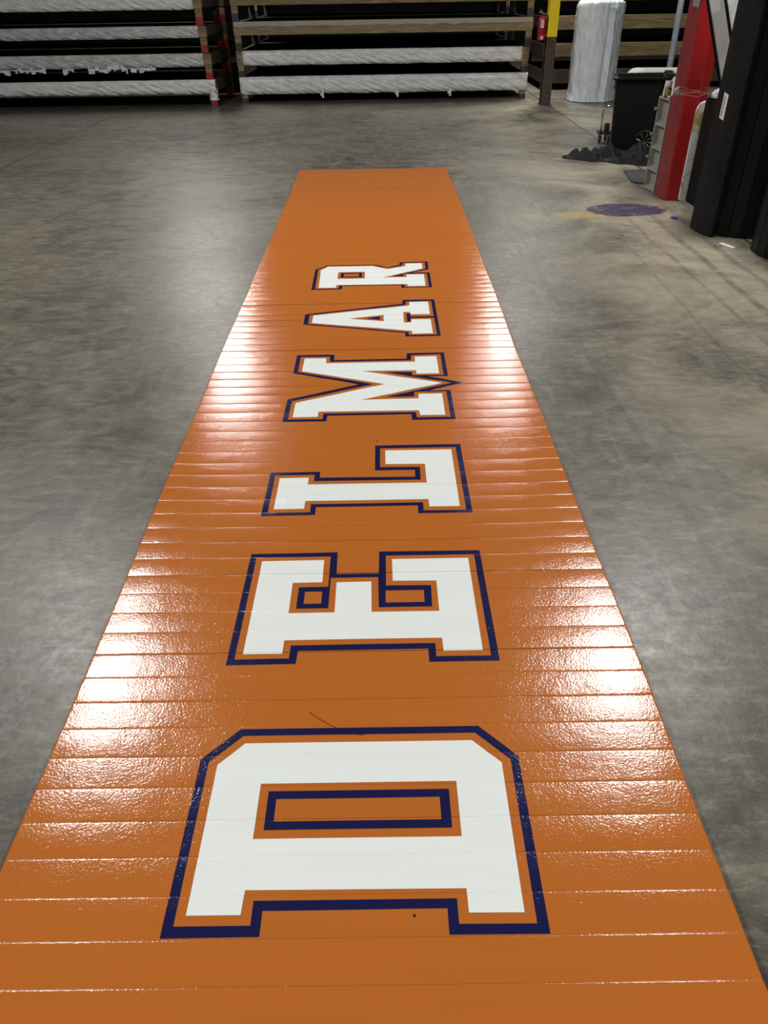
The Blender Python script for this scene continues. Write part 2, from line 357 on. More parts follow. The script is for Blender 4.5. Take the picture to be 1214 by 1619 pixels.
for ch, d in LET.items():
    print_mesh('letter_outline', d['navy'], M_navy, .0005, 'navy outline of the letter ' + ch)
    print_mesh('letter_fill', d['white'], M_white, .0005, 'white printed letter ' + ch)

# ------------------------------------------------------------------ timber stacking racks
def wavy_wrap(name, parent, m, x0, x1, y0, y1, z0, z1, amp=.012, sag=.02, seed=0, seg=.06):
    """a loose plastic skin round a rail: closed tube along X with creases"""
    bm = bmesh.new(); n = max(4, int((x1-x0)/seg)); prof = []
    pr = [(y0, z0), (y0, (z0*2+z1)/3), (y0, (z0+z1*2)/3), (y0, z1), ((y0+y1)/2, z1), (y1, z1), (y1, z0), ((y0+y1)/2, z0)]
    rings = []
    cyy, czz = (y0+y1)/2, (z0+z1)/2
    for i in range(n+1):
        x = x0+(x1-x0)*i/n; ring = []
        for (y, z) in pr:
            k = noise.noise(Vector((x*3.0+z*9+seed*7.3, z*6, seed*3.1+y*2)))*amp*1.6 + noise.noise(Vector((x*13+z*30+seed, z*20, seed)))*amp*.7
            dz = -abs(noise.noise(Vector((x*1.3+seed*5, 0, 2))))*sag if z < czz-.03 else noise.noise(Vector((x*2+seed, 3, 0)))*sag*.3
            ring.append(bm.verts.new((x, y+(-1 if y < cyy else .3)*(abs(k)+.004), z+(-abs(dz) if z > czz else dz-.004))))
        rings.append(ring)
    N8 = len(pr)
    for a, b_ in zip(rings, rings[1:]):
        for k in range(N8): bm.faces.new((a[k], a[(k+1) % N8], b_[(k+1) % N8], b_[k]))
    bm.faces.new(rings[0]); bm.faces.new(rings[-1])
    return link(name, bm, m, parent, smooth=True)

def rack(x0, x1, y0, y1, zb, zr0, zr1, rm, wrap, tape, label, group, seed=0, pw=.12, tatters=False, front_wrap_x=None):
    """one stackable frame. zb foot of the posts, zr0-zr1 the rails"""
    cx, cyy = (x0+x1)/2, (y0+y1)/2
    t = empty('stacking_rack', (cx, cyy, zb), label, 'storage rack', group)
    X0, X1, Y0, Y1, a, b_ = x0-cx, x1-cx, y0-cyy, y1-cyy, zr0-zb, zr1-zb
    boxo('front_rail', rm, t, X0, X1, Y0, Y0+pw, a, b_-(.009 if wrap else .001), .006)
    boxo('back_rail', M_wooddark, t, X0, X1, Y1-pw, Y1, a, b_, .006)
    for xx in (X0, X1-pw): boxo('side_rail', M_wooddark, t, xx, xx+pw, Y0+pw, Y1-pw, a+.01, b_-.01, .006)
    for xx in (X0+.01, X1-pw-.01):
        for yy in (Y0+.004, Y1-pw):
            fr = yy < 0
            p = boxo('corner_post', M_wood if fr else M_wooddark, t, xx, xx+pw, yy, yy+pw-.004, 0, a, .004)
            h = min(a*.52, .13)
            bm = bmesh.new(); box(bm, xx-.003, xx+pw+.003, yy-.003, yy+pw-.001, .002, h, .002)
            link('tape_band', bm, tape, p)
    boxo('deck', M_deck, t, X0+pw, X1-pw, Y0+pw, Y1-pw, b_-.12, b_-.075, 0)
    if wrap:
        wm, wx0, wx1 = wrap
        wavy_wrap('plastic_wrap', t, wm, wx0-cx, wx1-cx, Y0-.003, Y0+pw+.003, a-.003, b_-.001, seed=seed)
    if tatters:
        random.seed(seed+5); bm = bmesh.new()
        for (tx0, tx1) in tatters:
            x = tx0-cx
            while x < tx1-cx:
                w_ = random.uniform(.03, .09); h = random.uniform(.02, .11)
                box(bm, x, x+w_, Y0-.008+random.uniform(-.004, .004), Y0-.004, a-h, a+.03)
                x += w_*random.uniform(.7, 1.1)
        link('torn_plastic', bm, M_plastic, t, kind='stuff')
    return t

ORD = ['lowest', 'second lowest', 'third from the floor', 'fourth from the floor', 'fifth from the floor', 'topmost']
# left stack (front)
LZ = [(0, .235, .46), (.46, .685, .90), (.90, 1.16, 1.345), (1.345, 1.61, 1.80), (1.80, 2.06, 2.28), (2.28, 2.54, 2.76)]
lab = ['white plastic-wrapped timber rack, lowest of the left front stack, crumpled wrap over its red-taped foot',
       'plastic-wrapped timber rack with torn plastic tatters, second up in the left front stack',
       'plastic-wrapped timber rack, third up in the left front stack, bare wood at its right end',
       'plastic-wrapped timber rack, fourth up in the left front stack, cut by the photo edge',
       'timber rack fifth up in the left front stack, above the photo edge', 'timber rack on top of the left front stack, above the photo edge']
for i, (zb, a, b_) in enumerate(LZ):
    x1 = -3.12 - .03*min(i, 3)
    t = rack(x1-6.4, x1, 16.75, 18.70, zb, a, b_, M_wood, ((M_plastic if i in (0, 3) else M_plastic2), x1-6.39, x1-(.005 if i == 0 else .15)), M_redtape,
             lab[i], 'racks of the left stack', seed=i+1,
             tatters=[(-7.3, -6.4), (-6.05, -5.85), (-5.55, -4.3)] if i == 1 else None)
    if i == 0:
        cx, cyy = (x1-6.4+x1)/2, (16.75+18.70)/2
        bm = bmesh.new(); n = 14
        rings = []
        for k in range(n+1):
            z = .30-.20*k/n; ring = []
            for q in range(12):
                th = 2*math.pi*q/12; rr = .088+.02*noise.noise(Vector((math.cos(th)*2, math.sin(th)*2, z*22)))
                ring.append(bm.verts.new((x1-.07-cx+rr*math.cos(th), 16.81-cyy+rr*math.sin(th), z)))
            rings.append(ring)
        for q, s in zip(rings, rings[1:]):
            for k in range(12): bm.faces.new((q[k], q[(k+1) % 12], s[(k+1) % 12], s[k]))
        link('crumpled_post_wrap', bm, M_plastic, t, smooth=True)
# centre stack (front)
CZ = [(0, .165, .46), (.46, .665, .905), (.905, 1.16, 1.385), (1.385, 1.64, 1.86), (1.86, 2.1, 2.33), (2.33, 2.58, 2.8)]
lab = ['white plastic-wrapped timber rack, lowest of the centre front stack, dark-taped feet',
       'white plastic-wrapped timber rack, second up in the centre front stack',
       'bare timber rack under clear glossy film, third up in the centre front stack',
       'bare timber rack, fourth up in the centre front stack, cut by the photo top',
       'bare timber rack, fifth up in the centre front stack, above the photo top', 'bare timber rack on top of the centre front stack, above the photo top']
for i, (zb, a, b_) in enumerate(CZ):
    x0, x1 = -2.72 + (.02, .0, .0, -.01, 0, 0)[i], 3.06 + (0, 0, .03, .03, .03, .03)[i]
    wr = [(M_plastic, x0-.005, x1+.005), (M_plastic, x0+.12, x1-.14), None, None, None, None][i]
    t = rack(x0, x1, 17.15, 19.55, zb, a, b_, [M_wood, M_wood, M_woodfilm, M_wood, M_wood, M_wood][i], wr, M_darktape, lab[i], 'racks of the centre stack', seed=i+11)
    cx, cyy = (x0+x1)/2, (17.15+19.55)/2
    if i == 2:   # loose clear film along the top edge of the rail
        bm = bmesh.new()
        for q in range(120):
            xx = x0+.02+q*(x1-x0-.04)/120
            yy = 17.15+noise.noise(Vector((q*.37, 1, 0)))*.012-.012
            h = .085+.03*noise.noise(Vector((q*.21, 5, 0)))
            box(bm, xx-cx, xx+.05-cx, yy-cyy, yy+.008-cyy, b_-h-zb, b_-.001-zb)
        link('clear_film', bm, mat('clear_stretch_film', (.42, .38, .30), .12, bump=.8, bscale=30, stretch=(1, 1, 4), coat=1), t, smooth=False)
    if i == 1:   # crumpled brown wrap at both rail ends
        for s, xx in ((1, x0+.055), (2, x1-.06)):
            pass
            bm = bmesh.new(); bmesh.ops.create_icosphere(bm, subdivisions=3, radius=.095)
            for v in bm.verts:
                v.co = Vector((v.co.x*.62, v.co.y*.6, v.co.z*1.02))*(1+.25*noise.noise(v.co*14+Vector((s, 0, 0))))
                v.co += Vector((xx-cx, 17.19-cyy, (a+b_)/2-zb))
            link('crumpled_wrap', bm, mat('brown_paper_wrap', (.30, .26, .18), .5, noise_amt=.5, nscale=30, bump=.8, bscale=50), t, smooth=True)
    if i == 0:
        for xx in (.46, -1.05, 1.52):   # hanging straps
            bm = bmesh.new(); box(bm, xx-cx-.02, xx-cx+.02, 17.115-cyy, 17.125-cyy, a-.09, b_-.002)
            box(bm, xx-cx-.05, xx-cx+.02, 17.118-cyy, 17.124-cyy, a-.05, a)
            link('plastic_strap', bm, M_plastic, t)
# row behind the left and centre stacks
for nm, x0, x1, y0, y1, tp in (('left', -9.3, -3.16, 19.0, 20.9, M_redtape), ('centre', -2.72, 3.06, 19.9, 22.1, M_darktape)):
    for i, (zb, a, b_) in enumerate(CZ if nm == 'centre' else LZ):
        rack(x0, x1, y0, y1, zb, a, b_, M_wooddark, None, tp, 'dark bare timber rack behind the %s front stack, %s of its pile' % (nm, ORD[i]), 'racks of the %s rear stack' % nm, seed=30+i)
# right stack, further back
RZ = [(0, .12, .385), (.385, .615, .865), (.865, 1.105, 1.355), (1.355, 1.60, 1.84), (1.84, 2.08, 2.32)]
lab = ['timber rack lowest in the pile behind the wrapped roll and bin',
       'timber rack second up in the pile behind the wrapped roll, black plastic on it',
       'timber rack third up in the pile behind the wrapped roll, black sheeting on it',
       'timber rack fourth up in the pile behind the wrapped roll, mostly above the photo edge',
       'timber rack on top of the pile behind the wrapped roll, above the photo edge']
M_blackfilm = mat('black_plastic_film', (.008, .008, .009), .35, spec=.3, bump=.6, bscale=10, stretch=(1, 1, 3))
for i, (zb, a, b_) in enumerate(RZ):
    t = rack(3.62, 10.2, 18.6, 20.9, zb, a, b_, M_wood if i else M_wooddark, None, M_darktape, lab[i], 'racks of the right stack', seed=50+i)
    bm = bmesh.new(); nx, ny = 60, 8
    g = [[bm.verts.new((-2.9+5.8*u/nx, -.95+1.7*v/ny, b_-zb-.065+(.02+.04*noise.noise(Vector((u*.13, v*.5, i*3))) if 0 < v < ny and 0 < u < nx else 0))) for u in range(nx+1)] for v in range(ny+1)]
    for r0, r1 in zip(g, g[1:]):
        for u in range(nx): bm.faces.new((r0[u], r0[u+1], r1[u+1], r1[u]))
    e = [x for x in bm.edges if x.is_boundary]
    link('black_sheeting', bm, M_blackfilm, t, smooth=True)

# ------------------------------------------------------------------ steel column with extinguisher
m_col = bpy.data.materials.new('column_paint'); m_col.use_nodes = True; t_ = NT(m_col)
g_ = t_.N.new('ShaderNodeNewGeometry').outputs['Position']
sp_ = t_.N.new('ShaderNodeSeparateXYZ'); t_.L.new(g_, sp_.inputs[0])
n_ = t_.noise(t_.mapping(g_, (1, 1, .4)), 30, 6, .7)
edge = t_.ramp(t_.math('ADD', sp_.outputs[2], t_.math('MULTIPLY', t_.noise(g_, 40, 2), .02)), 1.108, 1.112)
br = t_.mix(t_.ramp(n_, .4, .65), (.045, .030, .024), (.085, .06, .048))
ye = t_.mix(t_.ramp(n_, .66, .72), (.92, .70, .01), (.25, .16, .02))
t_.L.new(t_.mix(edge, br, ye), t_.N['Principled BSDF'].inputs['Base Color']); t_.N['Principled BSDF'].inputs['Roughness'].default_value = .4
t = empty('steel_column', (3.28, 16.25, 0), 'steel H-section column, brown below and yellow above, between the racks', 'column')
boxo('front_flange', m_col, t, -.09, .09, -.1, -.085, .012, 6.48, .002)
boxo('rear_flange', m_col, t, -.09, .09, .085, .1, .012, 6.48, .002)
boxo('web', m_col, t, -.006, .006, -.085, .085, .012, 6.48, 0)
boxo('base_plate', m_col, t, -.125, .125, -.125, .125, 0, .012, .002)
M_exred = mat('extinguisher_red', (.42, .008, .015), .3)
M_lab = mat('paper_label', (.75, .75, .72), .6)
M_ink = mat('label_ink', (.08, .08, .09), .6)
t = empty('fire_extinguisher', (3.095, 16.22, 1.04), 'red fire extinguisher with white labels hung on the steel column', 'fire extinguisher')
bm = bmesh.new(); lathe(bm, [(.005, 0), (.066, .004), (.072, .02), (.072, .30), (.066, .335), (.045, .362), (.022, .375), (.02, .385), (.005, .386)], 24)
link('cylinder', bm, M_exred, t, smooth=True)
bm = bmesh.new(); lathe(bm, [(.005, .38), (.024, .382), (.024, .41), (.016, .425), (.005, .426)], 16); box(bm, -.03, .025, -.014, .014, .405, .42)
v = link('valve', bm, M_chrome, t)
bm = bmesh.new(); tube(bm, [(-.01, -.01, .42), (-.05, -.03, .44), (-.085, -.045, .43)], .007); tube(bm, [(-.01, -.01, .425), (-.045, -.03, .465), (-.075, -.045, .475)], .007)
link('lever', bm, M_chrome, t)
bm = bmesh.new(); tube(bm, [(.02, -.01, .41), (.07, -.03, .40), (.088, -.04, .33), (.085, -.03, .2), (.078, -.02, .1)], .009); link('hose', bm, M_black, t)
for (z0, z1, a0, a1, nm) in ((.20, .325, -2.15, -1.35, 'instruction_label'), (.025, .075, -2.0, -1.25, 'inspection_label')):
    bm = bmesh.new(); n = 6
    lo = [bm.verts.new((.0735*math.cos(a0+(a1-a0)*k/n), .0735*math.sin(a0+(a1-a0)*k/n), z0)) for k in range(n+1)]
    hi = [bm.verts.new((v_.co.x, v_.co.y, z1)) for v_ in lo]
    for k in range(n): bm.faces.new((lo[k], lo[k+1], hi[k+1], hi[k]))
    l_ = link(nm, bm, M_lab, t)
    bm = bmesh.new()
    for r in range(3):
        zz = z0+(z1-z0)*(.25+.25*r); am = (a0+a1)/2
        for a in (am-.2, am, am+.2):
            vs = [bm.verts.new((.0742*math.cos(q), .0742*math.sin(q), z)) for q, z in ((a-.07, zz), (a+.07, zz), (a+.07, zz+(z1-z0)*.1), (a-.07, zz+(z1-z0)*.1))]
            bm.faces.new(vs)
    link('label_print', bm, M_ink, l_, kind='stuff')
bm = bmesh.new(); lathe(bm, [(.0745, .175), (.0745, .19)], 24); link('strap', bm, M_darktape, t)
boxo('bracket', M_darktape, t, .07, .097, -.02, .02, .15, .35, .002)

# ------------------------------------------------------------------ upright wrapped roll
t = empty('wrapped_roll', (4.25, 16.70, 0), 'tall upright roll shrouded in wrinkled white plastic, left of the black bin', 'wrapped roll')
bm = bmesh.new(); n = 160; rows = 90; rings = []
for i in range(rows+1):
    h = i/rows; z = 1.60*h
    base = .392 + .012*(1-h) + .024*h + (.03*(1-h*8)**2 if h < .125 else 0)
    if h > .95: base *= math.cos((h-.95)/.05*.3)
    ring = []
    for k in range(n):
        th = 2*math.pi*k/n
        fold = .016*math.sin(th*9+noise.noise(Vector((math.cos(th)*1.5, math.sin(th)*1.5, h*1.2)))*5)*(1-.6*h) + .014*noise.noise(Vector((math.cos(th)*5, math.sin(th)*5, z*1.5))) + .010*noise.noise(Vector((math.cos(th)*12, math.sin(th)*12, z*4))) - .012*abs(noise.noise(Vector((math.cos(th)*7+z*1.3, math.sin(th)*7, z*2.2+4)))) - .008*abs(noise.noise(Vector((math.cos(th)*17-z*2, math.sin(th)*17, z*6+9))))
        # long fold running down from a gather near the top right
        dth = (th-5.15); fold += .03*math.exp(-(dth/.07)**2)*(1-.2*h) - .03*math.exp(-((dth+.2)/.09)**2)
        r = base+fold
        ring.append(bm.verts.new((r*math.cos(th)*1.06, r*math.sin(th), z+.01*noise.noise(Vector((math.cos(th)*3, math.sin(th)*3, 7))) + .004 + (0.006 if i == 0 else 0))))
    rings.append(ring)
for q, s in zip(rings, rings[1:]):
    for k in range(n): bm.faces.new((q[k], q[(k+1) % n], s[(k+1) % n], s[k]))
bm.faces.new(rings[0])
top = rings[-1]
for step, (f_, dz) in enumerate(((.9, .02), (.74, .04), (.5, .08), (.25, .11))):
    nr = [bm.verts.new((v_.co.x*f_+.05*noise.noise(Vector((k*.35, step, 0))), v_.co.y*f_, 1.60+dz+.05*noise.noise(Vector((k*.5, step*3, 1))))) for k, v_ in enumerate(rings[-1])]
    for k in range(n): bm.faces.new((top[k], top[(k+1) % n], nr[(k+1) % n], nr[k]))
    top = nr
bm.faces.new(top)
M_shroud = mat('shroud_plastic', (.74, .79, .86), .5, noise_amt=.14, nscale=5, bump=1, bscale=7, stretch=(1.5, 1.5, .8), bdist=.05, rot=(0, 1.2, 0), coat=.08, spec=.4)
link('plastic_shroud', bm, M_shroud, t, smooth=True)
bm = bmesh.new()
for k in range(10):
    a = k*.63; tube(bm, [(.17, -.385, 1.50), (.17+.035*math.cos(a), -.40, 1.50+.035*math.sin(a)), (.17+.10*math.cos(a), -.375+.02*abs(math.sin(a)), 1.50+.10*math.sin(a))], [.012, .009, .004], 5)
link('gathered_knot', bm, M_shroud, t, smooth=True)

# ------------------------------------------------------------------ wheeled bin
t = empty('wheeled_bin', (3.49, 11.12, 0), 'black open wheeled bin with spoked wheels, beside the grey plastic panel', 'wheeled bin', rz=math.radians(-14))
def rr(cx, cyy, hx, hy, r, n=5):
    pts = []
    for (sx, sy_, a0) in ((1, 1, 0), (-1, 1, 90), (-1, -1, 180), (1, -1, 270)):
        for k in range(n+1):
            a = math.radians(a0+90*k/n); pts.append((cx+sx*(hx-r)+r*math.cos(a), cyy+sy_*(hy-r)+r*math.sin(a)))
    return pts
def loft(bm, secs, cap0=True, cap1=True):
    rings = [[bm.verts.new((x, y, z + (sl*x if sl else 0))) for x, y in pts] for pts, z, sl in secs]
    n = len(rings[0])
    for q, s in zip(rings, rings[1:]):
        for k in range(n): bm.faces.new((q[k], q[(k+1) % n], s[(k+1) % n], s[k]))
    if cap0: bm.faces.new(rings[0])
    if cap1: bm.faces.new(rings[-1])
bm = bmesh.new()
S = .02
loft(bm, [(rr(-.015, 0, .215, .20, .04), .03, 0), (rr(-.01, 0, .25, .215, .05), .10, 0), (rr(0, 0, .285, .245, .05), .55, 0), (rr(.0, 0, .305, .262, .05), .86, S),
          (rr(.0, 0, .32, .275, .05), .875, S), (rr(.0, 0, .32, .275, .05), .89, S), (rr(0, 0, .285, .24, .05), .89, S), (rr(0, 0, .27, .225, .05), .5, 0), (rr(-.01, 0, .21, .18, .04), .06, 0)])
body = link('body', bm, M_black, t, smooth=False)
bm = bmesh.new(); loft(bm, [(rr(.01, 0, .345, .295, .06), .865, S), (rr(.01, 0, .352, .302, .06), .875, S), (rr(.01, 0, .352, .302, .06), .895, S), (rr(.01, 0, .335, .285, .06), .905, S), (rr(.01, 0, .29, .245, .05), .90, S), (rr(.01, 0, .29, .245, .05), .87, S)], False, False)
link('rim', bm, M_black, t)
bm = bmesh.new(); tube(bm, [(.37, -.25, .90), (.40, -.25, .925), (.40, .25, .925), (.37, .25, .90)], .014)
link('handle', bm, M_black, t, smooth=True)
for q in (-.17, .17): boxo('hinge_lug', M_black, t, .30, .385, q-.025, q+.025, .86, .945, .012)
boxo('handle_bracket', M_black, t, .315, .37, -.28, -.2, .74, .88, .01)
for s in (-1, 1):
    wy = s*.255
    bm = bmesh.new(); lathe(bm, [(.115, -.022), (.13, -.03), (.148, -.024), (.15, 0), (.148, .024), (.13, .03), (.115, .022)], 32, 'y', (.17, wy, .15)); 
    wh = link('wheel', bm, M_black, t, smooth=True)
    bm = bmesh.new()
    M_hub = mat('dark_grey_hub', (.05, .05, .052), .35)
    lathe(bm, [(.012, -.028), (.024, -.03), (.024, .03), (.012, .028)], 14, 'y', (.17, wy, .15))
    link('hub', bm, M_hub, wh)
    for k in range(9):
        a = k*2*math.pi/9; c_, s_ = math.cos(a), math.sin(a); bm = bmesh.new()
        tube(bm, [(.17+.02*c_, wy+s*.008, .15+.02*s_), (.17+.07*c_, wy+s*.028, .15+.07*s_), (.17+.12*c_, wy+s*.02, .15+.12*s_)], [.011, .008, .010], 6)
        link('spoke', bm, M_hub, wh)
bm = bmesh.new(); tube(bm, [(.17, -.23, .15), (.17, .23, .15)], .012); link('axle', bm, M_chrome, t)

# ------------------------------------------------------------------ small chrome-handled caster trolley behind the bin
t = empty('caster_trolley', (3.36, 11.85, 0), 'small folding trolley with chrome handle and casters behind the bin', 'trolley')
bm = bmesh.new(); tube(bm, [(-.10, -.02, .12), (-.105, -.02, .36), (-.10, -.02, .42), (-.075, -.02, .455), (-.03, -.02, .468), (.30, -.02, .472)], .012, 10)
link('chrome_handle', bm, M_chrome, t, smooth=True)
bm = bmesh.new(); box(bm, -.13, .30, -.06, .10, .115, .15, .006); lathe(bm, [(.01, -.03), (.055, -.028), (.055, .028), (.01, .03)], 18, 'x', (-.02, -.01, .20))
link('frame', bm, M_hub, t)
for (xx, yy) in ((-.11, -.04), (.0, -.11), (.26, .05), (.02, .14)):
    bm = bmesh.new(); lathe(bm, [(.01, -.014), (.042, -.016), (.05, -.008), (.05, .008), (.042, .016), (.01, .014)], 20, 'x', (xx, yy, .05))
    cw = link('caster_wheel', bm, M_hub, t, smooth=False)
    bm = bmesh.new(); box(bm, xx-.025, xx-.019, yy-.02, yy+.02, .04, .12); box(bm, xx+.019, xx+.025, yy-.02, yy+.02, .04, .12); box(bm, xx-.025, xx+.025, yy-.025, yy+.025, .11, .12)
    link('caster_fork', bm, M_chrome, cw)

# ------------------------------------------------------------------ black fabric heap
bm = bmesh.new(); nx, ny = 90, 50; g = []
def heap(u, v):
    x = 2.50+1.42*u
    mid = 10.72 - .12*u + .05*math.sin(u*5)
    half = (.06+.42*min(1, u*2.2)**.8)*(1 if u < .9 else max(.3, 1-(u-.9)*5))
    half *= 1+.22*noise.noise(Vector((u*9, 4, 0)))
    y = mid - max(0, u-.3)*.25 + (v-.5)*2*half*(1+.15*noise.noise(Vector((u*7, v*2, 9))))
    y = min(y, 11.25 if x < 3.0 else max(10.88-.25*(x-3.15), 11.25-(x-3.0)*3) + .02*v)
    e = math.sin(math.pi*v)*min(1, u*5)*min(1, (1-u)*6)
    rg = abs(noise.noise(Vector((u*8.5, v*3.2, 2))))*.20 + abs(noise.noise(Vector((u*21, v*9, 5))))*.09 + .01
    return (x, y, .006+max(0, e)**.7*rg)
for j in range(ny+1): g.append([bm.verts.new(heap(i/nx, j/ny)) for i in range(nx+1)])
for a, b_ in zip(g, g[1:]):
    for i in range(nx): bm.faces.new((a[i], a[i+1], b_[i+1], b_[i]))
ret = bmesh.ops.extrude_face_region(bm, geom=bm.faces[:])
for v_ in ret['geom']:
    if isinstance(v_, bmesh.types.BMVert): v_.co.z = max(.001, v_.co.z-.004)
o = link('fabric_heap', bm, mat('black_cloth', (.010, .010, .011), .6, spec=.15, bump=.3, bscale=80, bdist=.003), None, smooth=True)
tag(o, 'crumpled black cloth heaped on the floor in front of the wheeled bin', 'cloth')

# ------------------------------------------------------------------ flat rubber mat
bm = bmesh.new(); pts = [(3.05, 9.77), (2.97, 9.16), (2.985, 9.09), (3.04, 9.04), (3.13, 9.03), (3.42, 9.03), (3.46, 9.77)]
prism(bm, pts, 0, .018); bmesh.ops.bevel(bm, geom=[e for e in bm.edges if all(v_.co.z > .01 for v_ in e.verts)], offset=.006, segments=2, affect='EDGES')
tag(link('rubber_mat', bm, mat('charcoal_rubber', (.045, .047, .05), .7, noise_amt=.3, nscale=20)), 'small charcoal rubber mat lying flat in front of the cloth heap', 'rubber mat')

# ------------------------------------------------------------------ white bundle and grey pole behind bin
t = empty('white_bundle', (4.16, 12.75, 0), 'white wrapped foam bundle standing behind the bin and red pad', 'bundle')
bm = bmesh.new(); poly = [(-.38, 0), (.75, 0), (.75, .83), (-.20, .84), (-.27, .82), (-.33, .75), (-.36, .68)]
prism_y(bm, poly, -.2, .25); bmesh.ops.bevel(bm, geom=bm.edges[:], offset=.02, segments=3, affect='EDGES')
link('foam_block', bm, mat('white_foam_wrap', (.62, .62, .58), .5, noise_amt=.12, nscale=5, bump=.4, bscale=12, bdist=.02), t)
bm = bmesh.new(); box(bm, -.365, .76, -.208, .258, .42, .47, .002); link('tape_band', bm, M_plastic, t)
t = empty('grey_pole', (4.60, 13.35, 0), 'tall grey plastic-covered post rising behind the red padded post', 'pole')
bm = bmesh.new(); lathe(bm, [(.045, 0), (.045, 2.6)], 16); link('post', bm, mat('grey_plastic_film', (.27, .30, .34), .35, noise_amt=.25, nscale=14, bump=.4, bscale=15), t, smooth=True)
bm = bmesh.new(); lathe(bm, [(.02, 0), (.09, .002), (.09, .02), (.02, .022)], 16); link('foot', bm, M_hub, t)

# ------------------------------------------------------------------ grey ribbed plastic panel with the clutter on it
M_greypl = mat('grey_moulded_plastic', (.34, .33, .30), .5, noise_amt=.12, nscale=8)
t = empty('plastic_panel', (3.045, 8.70, 0), 'grey moulded plastic panel with stepped recesses standing against the red pad', 'plastic panel', rz=math.radians(6))
boxo('back_plate', M_greypl, t, .045, .07, -.135, .135, 0, .90, .004)
for y in (-.135, .118): boxo('side_edge', M_greypl, t, -.012, .045, y, y+.017, 0, .90, .004)
for i, z in enumerate((.012, .205, .415, .64)):
    bm = bmesh.new(); prism_y(bm, [(-.008, z), (.045, z-.01), (.045, z+.045), (-.008, z+.02)], -.118, .118)
    link('ledge', bm, M_greypl, t)
boxo('top_edge', M_greypl, t, -.012, .07, -.135, .135, .885, .905, .004)
for i, z in enumerate((.79, .55, .33)):
    bm = bmesh.new(); lathe(bm, [(.008, 0), (.016, 0), (.014, .03), (.006, .032)], 10, 'x', (-.04, .127, z)); link('lug', bm, M_greypl, t)
t = empty('small_bottle', (3.055, 8.70, .905), 'small white-capped bottle with yellow label on the grey panel top', 'bottle')
bm = bmesh.new(); lathe(bm, [(.005, 0), (.032, .002), (.034, .01), (.034, .085), (.02, .10)], 18); link('body', bm, mat('smoky_plastic', (.10, .09, .06), .3), t, smooth=True)
bm = bmesh.new(); lathe(bm, [(.0345, .02), (.0352, .021), (.0352, .075), (.0345, .076)], 18); link('paper_label', bm, mat('yellow_label', (.50, .42, .16), .6, noise_amt=.7, nscale=60), t)
bm = bmesh.new(); lathe(bm, [(.022, .092), (.03, .094), (.03, .145), (.024, .15)], 18); link('cap', bm, mat('white_cap', (.75, .75, .73), .5), t, smooth=True)
t = empty('squeeze_tube', (3.055, 8.60, .905), 'small red squeeze tube with white cap lying on the grey panel', 'tube')
bm = bmesh.new(); tube(bm, [(.012, 0, .016), (.04, 0, .018), (.10, .004, .014)], [.012, .018, .014], 10); link('tube_body', bm, M_exred, t, smooth=True)
bm = bmesh.new(); tube(bm, [(-.025, 0, .014), (.012, 0, .015)], [.012, .013], 10); link('cap', bm, mat('white_tube_cap', (.75, .75, .75), .4), t, smooth=True)

# ------------------------------------------------------------------ red padded post
t = empty('padded_post', (3.14, 8.42, 0), 'tall red vinyl padded post with clear tape round it, right of the grey panel', 'padded post')
def padprofile(z):
    w_ = 1.0
    return [(-.08, .13), (-.09, .11), (-.088, .0), (-.074, -.165), (-.06, -.183), (.06, -.20), (.075, -.195), (.20, -.07), (.21, .11), (.20, .13)]
bm = bmesh.new(); prof = padprofile(0); zs = [0.004+.1*i for i in range(24)]
rings = []
for z in zs:
    pin = 1-.04*math.exp(-((z-.99)/.035)**2)
    rings.append([bm.verts.new((x*pin+.004*noise.noise(Vector((x*9, y*9, z*3))), y*pin, z)) for x, y in prof])
for q, s in zip(rings, rings[1:]):
    for k in range(len(prof)):
        f = bm.faces.new((q[k], q[(k+1) % len(prof)], s[(k+1) % len(prof)], s[k]))
        if k in (0, 1, 2): f.material_index = 1
bm.faces.new(rings[0]); bm.faces.new(rings[-1])
link('vinyl_cover', bm, [M_red, M_reddull], t)
bm = bmesh.new()
for k, (dz, w_) in enumerate(((0, .012), (.02, .006), (-.022, .008), (.034, .004))):
    r0 = [bm.verts.new((x*1.012-.001, y*1.012, .99+dz+.012*math.sin(i*1.7+k)-w_/2)) for i, (x, y) in enumerate(prof)]
    r1 = [bm.verts.new((v_.co.x, v_.co.y, v_.co.z+w_)) for v_ in r0]
    for i in range(len(prof)): j = (i+1) % len(prof); bm.faces.new((r0[i], r0[j], r1[j], r1[i]))
M_tape = bpy.data.materials.new('clear_tape'); M_tape.use_nodes = True; b_ = M_tape.node_tree.nodes['Principled BSDF']
b_.inputs['Base Color'].default_value = (.6, .5, .48, 1); b_.inputs['Roughness'].default_value = .12; b_.inputs['Alpha'].default_value = .35
link('clear_tape', bm, M_tape, t)
bm = bmesh.new(); bmesh.ops.create_icosphere(bm, subdivisions=3, radius=.03)
for v_ in bm.verts: v_.co = Vector((v_.co.x*1.2, v_.co.y*.6, v_.co.z*1.1))*(1+.6*noise.noise(v_.co*60)) + Vector((-.088, -.03, 1.0))
link('crumpled_tape', bm, mat('crumpled_film', (.55, .45, .42), .12, bump=.8, bscale=60), t)
bm = bmesh.new(); vs = [(-.0875, .02), (-.077, -.14)]
q = [bm.verts.new((vs[0][0]-.004, vs[0][1]-.004, 1.69)), bm.verts.new((vs[1][0]-.004, vs[1][1]-.004, 1.68)), bm.verts.new((vs[1][0]-.004, vs[1][1]-.004, 1.86)), bm.verts.new((vs[0][0]-.004, vs[0][1]-.004, 1.86))]
bm.faces.new(q); link('silver_sticker', bm, mat('silver_foil', (.6, .6, .62), .25, .6, bump=.5, bscale=40), t)

